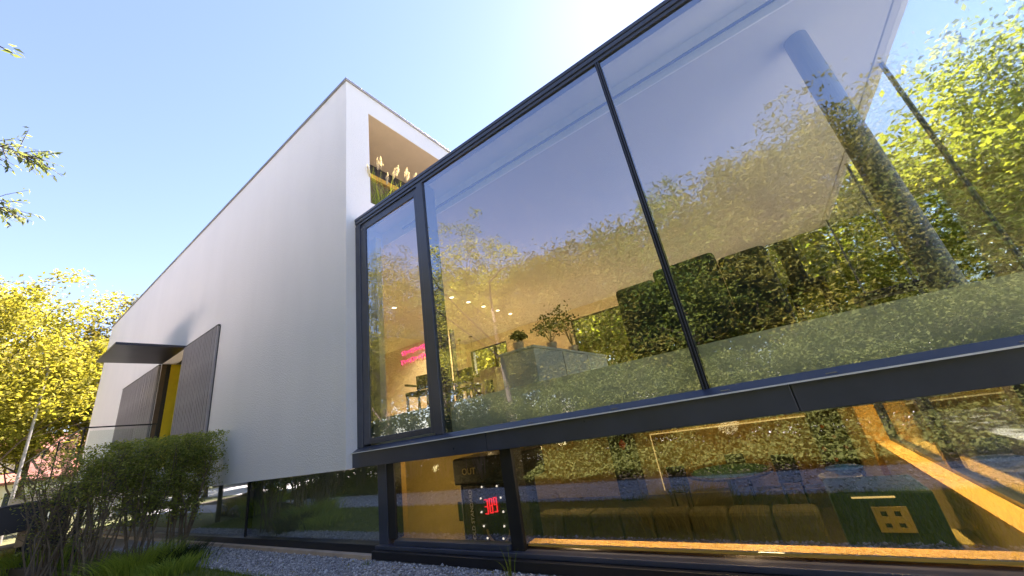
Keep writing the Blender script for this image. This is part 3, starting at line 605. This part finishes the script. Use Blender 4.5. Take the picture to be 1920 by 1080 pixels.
# ============================================================ OUTDOOR THINGS
# entrance terrace and its railing
B(-23.2, -12.9, 1.55, YW - .07, E + .12, E + .27).build('terrace', 'beige_stone', kind='structure')
ter = bpy.data.objects['terrace']
B(-23.2, -12.9, 1.50, 1.546, E + .0, E + .275).build('terrace_edge', 'black_steel', ter); B(-12.896, -12.85, 1.50, YW - .07, E + .0, E + .275).build('terrace_edge', 'black_steel', ter)
for x in (-13.4, -17, -21): MB().tube([(x, 1.9, -.05), (x, 1.9, E + .118)], .06, 10).build('support', 'black_steel', ter)
rl = thing('terrace_railing', 'thin dark railing with glass infill round the entrance terrace', 'railing', (-13.07, 1.63, E + .27))
MB().tube([(-13.4, YW - .08, E + 1.43), (-13.07, 1.63, E + 1.43)], .016, 8).build('handrail', 'black_steel', rl)
MB().tube([(-13.07, 1.63, E + 1.432), (-15.7, 1.55, E + 1.432), (-23.1, 1.60, E + 1.432)], .016, 8).build('handrail', 'black_steel', rl)
for x, y in ((-13.07, 1.63), (-13.28, 2.9), (-15.7, 1.56), (-18.3, 1.57), (-21, 1.58)):
    MB().tube([(x, y, E + .268), (x, y, E + 1.415)], .014, 8).build('post', 'black_steel', rl)
MB().obox((-13.175, 2.26, E + .85), (.09, -.54, 0), (.005, .001, 0), (0, 0, .5)).build('glass_panel', 'rail_glass', rl)
for a, b in ((-15.6, -13.2), (-18.2, -15.8), (-20.9, -18.4)): B(a, b, 1.565, 1.575, E + .34, E + 1.34).build('glass_panel', 'rail_glass', rl)
# black planter and stones left of the shrubs
pl = thing('steel_planter', 'large black steel planter box at the left edge', 'planter', (-12.6, .7, 0), rz=0)
B(-13.3, -12.0, .2, 1.28, E - .44, E + .02).build('box', 'black_steel', pl, bevel=.01)
B(-13.32, -11.98, .18, 1.30, E + .022, E + .042).build('rim', 'anthracite', pl)
for k in (.3, 1.1):
    for q in (-13.2, -12.15): B(q, q + .08, k, k + .08, 0, E - .442).build('foot', 'black_steel', pl)
p2 = B(-12.6, -12.1, 1.34, 1.6, E - .2, E + .12).build('steel_trough', 'black_steel', loc=(-12.3, 1.45, E - .2), bevel=.008); tag(p2, 'short black steel trough beside the large black planter', 'planter')
ROOT[p2.name] = Vector((-12.3, 1.45, E - .2)); B(-12.58, -12.12, 1.36, 1.58, 0, E - .202).build('stand', 'black_steel', p2)
def rock(label, loc, s, mt, seed, group=None, name='boulder'):
    g = np.random.default_rng(seed); import bmesh
    bm = bmesh.new(); bmesh.ops.create_icosphere(bm, subdivisions=2, radius=1)
    for v in bm.verts: v.co = Vector((v.co.x * s[0], v.co.y * s[1], v.co.z * s[2])) * (1 + g.normal(0, .09))
    me = bpy.data.meshes.new(name); bm.to_mesh(me); bm.free(); o = link(name, me, mt, None, loc); tag(o, label, 'rock', group)
for i, (x, y, z, s) in enumerate(((-13.1, 1.5, .14, (.2, .16, .17)), (-13.6, 1.45, .13, (.18, .15, .16)), (-14.6, 1.3, .14, (.4, .2, .18)))):
    rock(['pale stone under the end of the black planter', 'bluish grey stone against the black planter', 'long grey boulder lying at the left edge'][i], (x, y, z), s, 'boulder', 30 + i, 'rocks by the planter')
o = MB().obox((-12.85, 1.22, E - .58), (.16, .06, 0), (-.04, .12, 0), (0, 0, .16)).build('stone_block', 'sandstone', loc=(-12.85, 1.22, E - .74), bevel=.02); tag(o, 'light brown stone block below the black planter', 'stone')
o = MB().tube([(-15.0, .75, .45), (-12.9, 1.28, .55)], .05, 8).build('log', 'twig', loc=(-15, .75, .45)); tag(o, 'thin weathered log lying before the rocks', 'log')
o = MB().obox((-12.5, .95, .12), (1.9, .3, 0), (-.01, .05, 0), (0, 0, .12)).build('edging_beam', 'dark_wood', loc=(-12.5, .95, 0), bevel=.01); tag(o, 'dark timber edging beam in the bottom left corner', 'beam')
# street lamp pole and the red roofed house in the distance
sp = thing('street_lamp', 'slim grey lamp pole in front of the red roofed house', 'street lamp', (-26, 1.72, 0))
MB().tube([(-26, 1.72, 0), (-26, 1.72, 6.6)], [.06, .04], 10).build('pole', 'steel_pole', sp)
MB().lathe((-26, 1.72, 6.6), [(.09, 0), (.16, .12), (.1, .3), (.02, .36)], 14).build('lamp_head', 'steel_pole', sp)
hs = thing('neighbour_house', 'white neighbouring house with a red tiled roof', 'house', (-52, 3, 0))
wl = B(-58, -48, -3, 9.5, 0, 3.1).build('wall', 'house_render', hs)
MB().add([(-48, -3, 3.1), (-58, -3, 3.1), (-48, 9.5, 3.1), (-58, 9.5, 3.1), (-53, -3, 6.4), (-53, 9.5, 6.4)], [(0, 1, 4), (3, 2, 5)]).build('gable', 'house_render', hs)
rf = MB().add([(-47.5, -3.4, 2.8), (-47.5, 9.9, 2.8), (-53, 9.9, 6.5), (-53, -3.4, 6.5), (-47.5, -3.4, 3.0), (-47.5, 9.9, 3.0), (-53, 9.9, 6.7), (-53, -3.4, 6.7)], [(0, 1, 2, 3), (7, 6, 5, 4), (0, 4, 5, 1), (0, 3, 7, 4), (1, 5, 6, 2)]).build('roof', 'roof_tile', hs)
MB().add([(-58.5, -3.4, 2.8), (-58.5, 9.9, 2.8), (-53.01, 9.9, 6.5), (-53.01, -3.4, 6.5), (-58.5, -3.4, 3.0), (-58.5, 9.9, 3.0), (-53.01, 9.9, 6.7), (-53.01, -3.4, 6.7)], [(3, 2, 1, 0), (4, 5, 6, 7), (1, 5, 4, 0), (4, 7, 3, 0), (2, 6, 5, 1)]).build('roof', 'roof_tile', hs)
B(-53.6, -52.9, 6.5, 7.3, 5.6, 7.6).build('chimney', 'house_render', rf)
dm = B(-51.5, -48.6, 2.2, 4.4, 3.2, 5.0).build('dormer', 'house_render', hs)
MB().add([(-48.4, 2.0, 4.9), (-48.4, 4.6, 4.9), (-48.4, 3.3, 5.9), (-52.5, 2.0, 4.9), (-52.5, 4.6, 4.9), (-52.5, 3.3, 5.9)], [(0, 1, 2), (0, 2, 5, 3), (1, 4, 5, 2), (0, 3, 4, 1)]).build('dormer_roof', 'roof_tile', dm)
def hwin(x, y, z, w_, h_, p):
    f = B(x, x + .06, y - w_ / 2, y + w_ / 2, z - h_ / 2, z + h_ / 2).build('window', 'white_paint', p); B(x + .06, x + .075, y - w_ / 2 + .08, y + w_ / 2 - .08, z - h_ / 2 + .08, z + h_ / 2 - .08).build('pane', 'window_dark', f)
hwin(-48.6, 3.3, 4.1, .9, 1.2, hs)
for y in (-1.6, .6, 3.2, 5.8, 8): hwin(-48, y, 1.7, 1.0, 1.3, hs)

# ============================================================ FURNITURE, UPPER ROOM
def cushion(mb, x0, x1, y0, y1, z0, z1): mb.box(x0, x1, y0, y1, z0, z1)
# dark sofa with its high back to the window
s = thing('sofa', 'long dark sofa with its stepped high back to the upper window', 'sofa', (-.4, 4.4, ZF))
for x0, x1, z1 in ((-1.18, -.72, E + 1.26), (-.715, -.07, E + 1.34), (-.065, .36, E + 1.24)):
    B(x0, x1, 4.12, 4.36, ZF + .12, z1).build('back_cushion', 'dark_fabric', s, bevel=.05)
B(-1.2, .38, 4.37, 5.1, ZF + .12, ZF + .44).build('seat', 'dark_fabric', s, bevel=.04); B(-1.2, -1.0, 4.37, 5.1, ZF + .445, ZF + .68).build('armrest', 'dark_fabric', s, bevel=.04); B(.2, .38, 4.37, 5.1, ZF + .445, ZF + .68).build('armrest', 'dark_fabric', s, bevel=.04)
for x in (-1.1, .3):
    for y in (4.2, 5.0): B(x - .03, x + .03, y - .03, y + .03, ZF + .003, ZF + .118).build('leg', 'black_steel', s)
s = thing('stool', 'narrow dark backed stool right of the dark sofa', 'stool', (.62, 4.9, ZF))
B(.5, .66, 4.8, 4.86, ZF + .5, E + 1.40).build('backrest', 'dark_fabric', s, bevel=.02); B(.46, .8, 4.87, 5.2, ZF + .5, ZF + .58).build('seat', 'dark_fabric', s, bevel=.02)
for x in (.48, .76):
    for y in (4.9, 5.16): B(x, x + .03, y, y + .03, ZF + .003, ZF + .5).build('leg', 'black_steel', s)
s = thing('bench', 'low black bench standing before the end glass', 'bench', (1.5, 6.0, ZF))
B(1.15, 1.95, 5.85, 6.2, ZF + .36, ZF + .43).build('seat', 'black_steel', s, bevel=.01)
for x in (1.2, 1.85): B(x, x + .05, 5.87, 6.18, ZF + .003, ZF + .358).build('leg', 'black_steel', s)
s = thing('kitchen_island', 'pale blue grey kitchen island in the upper room', 'kitchen island', (-3.1, 6.2, ZF))
B(-3.6, -2.92, 5.0, 8.2, ZF + .08, E + 1.06).build('body', 'lacquer', s, bevel=.004); B(-3.56, -2.96, 5.05, 8.15, ZF + .003, ZF + .078).build('toe_kick', 'black_steel', s); B(-3.62, -2.90, 4.98, 8.22, E + 1.062, E + 1.1).build('worktop', 'lacquer', s)
for yy in (6.0, 7.1): B(-2.918, -2.914, yy, yy + .008, ZF + .1, E + 1.05).build('joint', 'black_steel', s)
def potted(label, loc, h, seed, leaf='leaf_dark'):
    t = thing('potted_plant', label, 'plant', loc, 'potted plants on the island'); g = np.random.default_rng(seed); L = np.array(loc)
    MB().lathe(loc, [(.07, 0), (.1, .15), (.095, .16), (.085, .13)], 16).build('pot', 'beige_stone', t)
    mb = MB(); P = []
    for i in range(12):
        e = L + g.normal(0, h * .28, 3) * [1, 1, 0] + [0, 0, .15 + h * g.uniform(.5, 1)]; mb.tube([L + [0, 0, .14], (L + e) / 2 + [0, 0, .1], e], [.006, .005, .002], 4); P += [e + g.normal(0, h * .13, 3) for _ in range(24)]
    mb.build('stem', 'twig', t); V, F, T = leaves(np.array(P), .07, None, .4, .6, r=g); link('foliage', np_mesh('foliage', V - L, F, T), leaf, t)
potted('tall leafy pot plant on the far end of the pale island', (-3.1, 6.9, E + 1.103), .7, 61)
potted('broad pot plant in the middle of the pale island', (-3.1, 6.0, E + 1.103), .45, 62)
potted('small pot plant at the near corner of the pale island', (-3.35, 5.25, E + 1.103), .18, 63)
def chair(label, x, y, rz, group='chairs of the upper room'):
    t = thing('chair', label, 'chair', (x, y, ZF), group); ca, sa = math.cos(rz), math.sin(rz)
    def bb(name, a0, a1, b0, b1, z0, z1, mt, bev=.012):
        m = B(a0, a1, b0, b1, z0, z1); m.v = [(x + p * ca - q * sa, y + p * sa + q * ca, ZF + r_) for p, q, r_ in m.v]; m.build(name, mt, t, bevel=bev)
    bb('seat', -.24, .24, -.24, .22, .42, .49, 'dark_fabric'); bb('backrest', -.24, .24, .20, .26, .56, .84, 'dark_fabric')
    for a in (-.23, .19): bb('leg', a, a + .04, -.23, -.19, .003, .418, 'dark_wood', .004); bb('leg', a, a + .04, .205, .245, .003, .56, 'dark_wood', .004)
    for a in (-.27, .23): bb('armrest', a, a + .04, -.2, .2, .62, .66, 'dark_wood', .004)
chair('dark armchair seen behind the narrow left sash', -5.55, 5.0, .35)
chair('dark dining chair at the near left of the dining table', -5.75, 5.9, 3.4)
chair('dark dining chair at the near right of the dining table', -5.05, 5.95, 3.0)
chair('dark dining chair at the far left of the dining table', -5.9, 7.4, .2)
chair('dark dining chair at the far right of the dining table', -5.1, 7.45, -.2)
t = thing('dining_table', 'dark wooden dining table in the upper room', 'table', (-5.5, 6.65, ZF))
B(-6.3, -4.75, 6.2, 7.1, ZF + .7, ZF + .75).build('table_top', 'dark_wood', t, bevel=.006)
for x in (-6.2, -4.93):
    for y in (6.25, 6.98): B(x, x + .07, y, y + .07, ZF + .003, ZF + .698).build('leg', 'dark_wood', t)
t = thing('box_stand', 'beige box stand with a square dark niche beside the island', 'stand', (-4.3, 5.6, ZF))
MB().box(-4.5, -4.42, 5.5, 5.85, ZF, E + 1.02).box(-4.2, -4.12, 5.5, 5.85, ZF, E + 1.02).box(-4.42, -4.2, 5.5, 5.85, E + .82, E + 1.02).box(-4.42, -4.2, 5.5, 5.85, ZF, E + .55).build('body', 'beige_stone', t); B(-4.418, -4.202, 5.7, 5.84, E + .552, E + .818).build('niche', 'rubber', t)
for i, (x, y) in enumerate(((-9.3, 10.4), (-8.75, 10.45))):
    t = thing('pendant_lamp', ['thin pendant lamp hanging nearer the partition edge', 'thin pendant lamp hanging nearer the small rear window'][i], 'lamp', (x, y, ZC), 'pendant lamps')
    MB().lathe((x, y, ZC - .03), [(.06, 0), (.06, .029)], 14).build('ceiling_rose', 'black_steel', t); MB().tube([(x, y, ZC - .03), (x, y, ZC - 1.3)], .004, 5).build('cord', 'black_steel', t); MB().lathe((x, y, ZC - 1.5), [(.05, 0), (.05, .16), (.02, .2)], 12).build('shade', 'black_steel', t)
# pink neon scrawl on the partition
t = thing('neon_sign', 'pink neon sign of two scrawled lines on the partition wall', 'sign', (-8.3, 7.16, E + 2.1))
for li, (z, x0, x1) in enumerate(((2.42, -8.75, -7.6), (2.16, -8.8, -7.55))):
    pts = []; n = 70
    for i in range(n):
        u = i / (n - 1); pts.append((x0 + (x1 - x0) * u + .045 * math.sin(u * 62), 7.15, E + z + .05 * math.cos(u * 62 + .6 * math.sin(u * 9)) * (1 + .5 * math.sin(u * 17 + li))))
    MB().tube(pts, .013, 5).build('neon_tube', 'neon_pink', t)

# ============================================================ FURNITURE, LOW ROOM
t = thing('card_table', 'round green baize card table in the low room', 'table', (-1.35, 9.3, LF))
MB().lathe((-1.35, 9.3, LF + .70), [(.70, 0), (.80, .02), (.80, .055), (.72, .06)], 36).build('rim', 'dark_wood', t); MB().lathe((-1.35, 9.3, LF + .761), [(.715, 0), (.715, .003)], 36).build('table_top', 'green_baize', t)
MB().lathe((-1.35, 9.3, LF + .003), [(.34, 0), (.3, .05), (.09, .12), (.08, .6), (.25, .695)], 20).build('pedestal', 'dark_wood', t)
def stool(label, x, y):
    t = thing('bar_chair', label, 'chair', (x, y, LF), 'chairs around the card table')
    B(x - .2, x + .2, y - .2, y + .2, LF + .44, LF + .5).build('seat', 'dark_fabric', t, bevel=.02); B(x - .2, x + .2, y + .16, y + .2, LF + .502, LF + .9).build('backrest', 'dark_fabric', t, bevel=.015)
    for a in (-.18, .15):
        for b_ in (-.18, .15): B(x + a, x + a + .03, y + b_, y + b_ + .03, LF + .003, LF + .438).build('leg', 'black_steel', t)
stool('dark chair right behind the green card table', -.35, 9.7); stool('dark chair left of the green card table', -2.4, 9.2); stool('dark chair behind the middle of the green card table', -1.3, 10.3)
t = thing('modular_sofa', 'long khaki modular sofa under the low window', 'sofa', (-2.1, 5.5, LF))
n = 8; wdt = 4.0 / n
for i in range(n):
    x0 = -4.05 + i * wdt
    B(x0 + .006, x0 + wdt - .006, 6.0, 6.35, LF + .42, LF + .86).build('back_cushion', 'khaki_fabric', t, bevel=.05)
    B(x0 + .006, x0 + wdt - .006, 5.1, 5.99, LF + .18, LF + .44).build('seat_cushion', 'khaki_fabric', t, bevel=.05)
B(-4.05, -.05, 5.15, 6.3, LF + .003, LF + .175).build('base', 'dark_fabric', t)
t = thing('low_ottoman', 'khaki ottoman with square cushions in front of the long sofa', 'ottoman', (-1.2, 4.4, LF))
for i in range(5): B(-2.6 + i * .6, -2.012 + i * .6, 4.2, 4.75, LF + .2, LF + .46).build('cushion', 'khaki_fabric', t, bevel=.04)
B(-2.6, .39, 4.22, 4.73, LF + .003, LF + .198).build('base', 'dark_fabric', t)
# game cabinet with a four hole gold panel
t = thing('game_cabinet', 'dark green game cabinet with a gold four hole panel', 'game cabinet', (.38, 4.7, LF))
B(.08, .74, 4.5, 5.1, LF + .003, E - 1.02).build('body', 'machine_green', t, bevel=.02)
plt = MB(); px0, px1, pz0, pz1 = .32, .54, E - 1.31, E - 1.13; hx = [.365, .405, .45, .49]; hz = [pz0 + .03, pz0 + .065, pz1 - .07, pz1 - .03]
xs = [px0] + hx + [px1]; zs = [pz0] + hz + [pz1]
for i in range(5):
    for j in range(5):
        if (i in (1, 3)) and (j in (1, 3)): continue
        plt.box(xs[i], xs[i + 1], 4.475, 4.497, zs[j], zs[j + 1])
plt.build('gold_panel', 'plate_gold', t)
B(.22, .50, 4.47, 4.49, E - 1.062, E - 1.052).build('light_strip', 'led_strip', t)
B(.76, .9, 4.55, 4.9, LF + .003, LF + 1.0).build('side_box', 'plate_gold', t, bevel=.01)
# slot machine with red figures
t = thing('slot_machine', 'dark slot machine with red glowing number 389 behind the low sash', 'slot machine', (-4.0, 4.7, LF))
B(-4.42, -3.42, 4.6, 5.2, LF + .003, E - .78).build('body', 'machine_dark', t, bevel=.02); B(-4.5, -3.2, 4.55, 5.2, E - .775, E - .40).build('top_box', 'machine_dark', t, bevel=.03)
B(-4.41, -4.395, 4.585, 4.598, LF + .2, E - .46).build('trim', 'steel_pole', t)
seg = {'3': 'abgcd', '8': 'abcdefg', '9': 'abcdfg'}
def digit(ch, x, z, w_, h_):
    m = MB(); k = .012; y0, y1 = 4.575, 4.592; d = {'a': (x, x + w_, z + h_ - k, z + h_), 'g': (x, x + w_, z + h_ / 2 - k / 2, z + h_ / 2 + k / 2), 'd': (x, x + w_, z, z + k), 'f': (x, x + k, z + h_ / 2 + k / 2 + .003, z + h_ - k - .003), 'e': (x, x + k, z + k + .003, z + h_ / 2 - k / 2 - .003), 'b': (x + w_ - k, x + w_, z + h_ / 2 + k / 2 + .003, z + h_ - k - .003), 'c': (x + w_ - k, x + w_, z + k + .003, z + h_ / 2 - k / 2 - .003)}
    for s_ in seg[ch]: a = d[s_]; m.box(a[0], a[1], y0, y1, a[2], a[3])
    m.build('digit', 'digit_red', t)
for i, ch in enumerate('389'): digit(ch, -3.955 + i * .085, E - 1.17 + i * .012, .058, .19)
for i in range(16):
    a = 2 * math.pi * i / 16; MB().lathe((-3.83 + .2 * math.cos(a), 4.58, E - 1.14 + .46 * math.sin(a)), [(.012, -.012), (.014, 0), (.008, .012)], 8).build('bulb', 'bulb_white', t)
MB().tube([(-3.76 + .2 * math.cos(a), 4.585, E - 1.36 + .17 * math.sin(a)) for a in [math.pi + k * math.pi / 12 for k in range(13)]], .016, 6).build('gold_ring', 'plate_gold', t)
def text(body, x, z, size, rot, mt, parent, y=4.58):
    cu = bpy.data.curves.new('lettering', 'FONT'); cu.body = body; cu.size = size; cu.extrude = .004; tmp = bpy.data.objects.new('tmp', cu); C.objects.link(tmp)
    tmp.rotation_euler = (math.radians(90), rot, 0)
    dg = bpy.context.evaluated_depsgraph_get(); dg.update(); me = bpy.data.meshes.new_from_object(tmp.evaluated_get(dg)); me.transform(tmp.rotation_euler.to_matrix().to_4x4()); bpy.data.objects.remove(tmp)
    link('lettering', me, mt, parent, Vector((x, y, z)) - ROOT[parent.name])
text('GOLD STANDARD', -4.18, E - 1.55, .085, -math.radians(90), 'white_paint', t)
text('OUT', -4.30, E - .63, .13, 0, 'plate_gold', t, 4.54)
# wine rack, tall dark cabinet, small things
t = thing('wine_rack', 'dark wooden wine rack on the rear wall of the low room', 'shelf', (.65, 10.8, LF))
B(.36, .91, 10.85, 10.99, LF + .003, E - .75).build('back', 'dark_wood', t)
for i in range(7): z = LF + .1 + i * .22; B(.36, .91, 10.6, 10.848, z, z + .025).build('shelf', 'dark_wood', t)
for i in range(5): B(.36 + i * .13, .385 + i * .13, 10.605, 10.845, LF + .003, LF + .099).build('foot', 'dark_wood', t)
for j in range(6):
    for i in range(4):
        MB().tube([(.42 + i * .125, 10.62, LF + .16 + j * .22), (.42 + i * .125, 10.8, LF + .16 + j * .22)], .035, 8).build('bottle', 'machine_green' if (i + j) % 3 else 'red_lacquer', t)
t = thing('tall_cabinet', 'tall dark cabinet with a red ornament left of the golden panel', 'cabinet', (-4.0, 10.6, LF))
B(-4.25, -3.68, 10.4, 10.98, LF + .003, E - .3).build('body', 'machine_dark', t, bevel=.01); MB().lathe((-3.85, 10.37, E - 1.05), [(.02, -.12), (.09, -.04), (.09, .06), (.02, .14)], 12).build('ornament', 'red_lacquer', t)
t = thing('side_table', 'slim white side table carrying a blue bowl', 'table', (.32, 7.0, LF))
MB().lathe((.32, 7.0, E - 1.39), [(.24, 0), (.24, .02)], 20).build('table_top', 'white_paint', t); MB().tube([(.32, 7, LF + .02), (.32, 7, E - 1.391)], .02, 8).build('leg', 'white_paint', t); MB().lathe((.32, 7, LF + .003), [(.15, 0), (.15, .016)], 16).build('foot', 'white_paint', t)
o = MB().lathe((0, 0, 0), [(.08, 0), (.2, .07), (.21, .09), (.18, .085), (.07, .02)], 20).build('bowl', 'blue_glaze', loc=(0, 0, 0)); o.location = (.4, 7.0, E - 1.368); tag(o, 'blue glazed bowl on the slim white side table', 'bowl')
t = thing('wall_picture', 'small dark square picture on the ochre partition', 'picture', (-5.2, 5.48, E - 1.3))
B(-5.36, -5.1, 5.47, 5.498, E - 1.5, E - 1.2).build('frame', 'black_steel', t); B(-5.34, -5.12, 5.464, 5.469, E - 1.48, E - 1.22).build('canvas', 'machine_green', t)
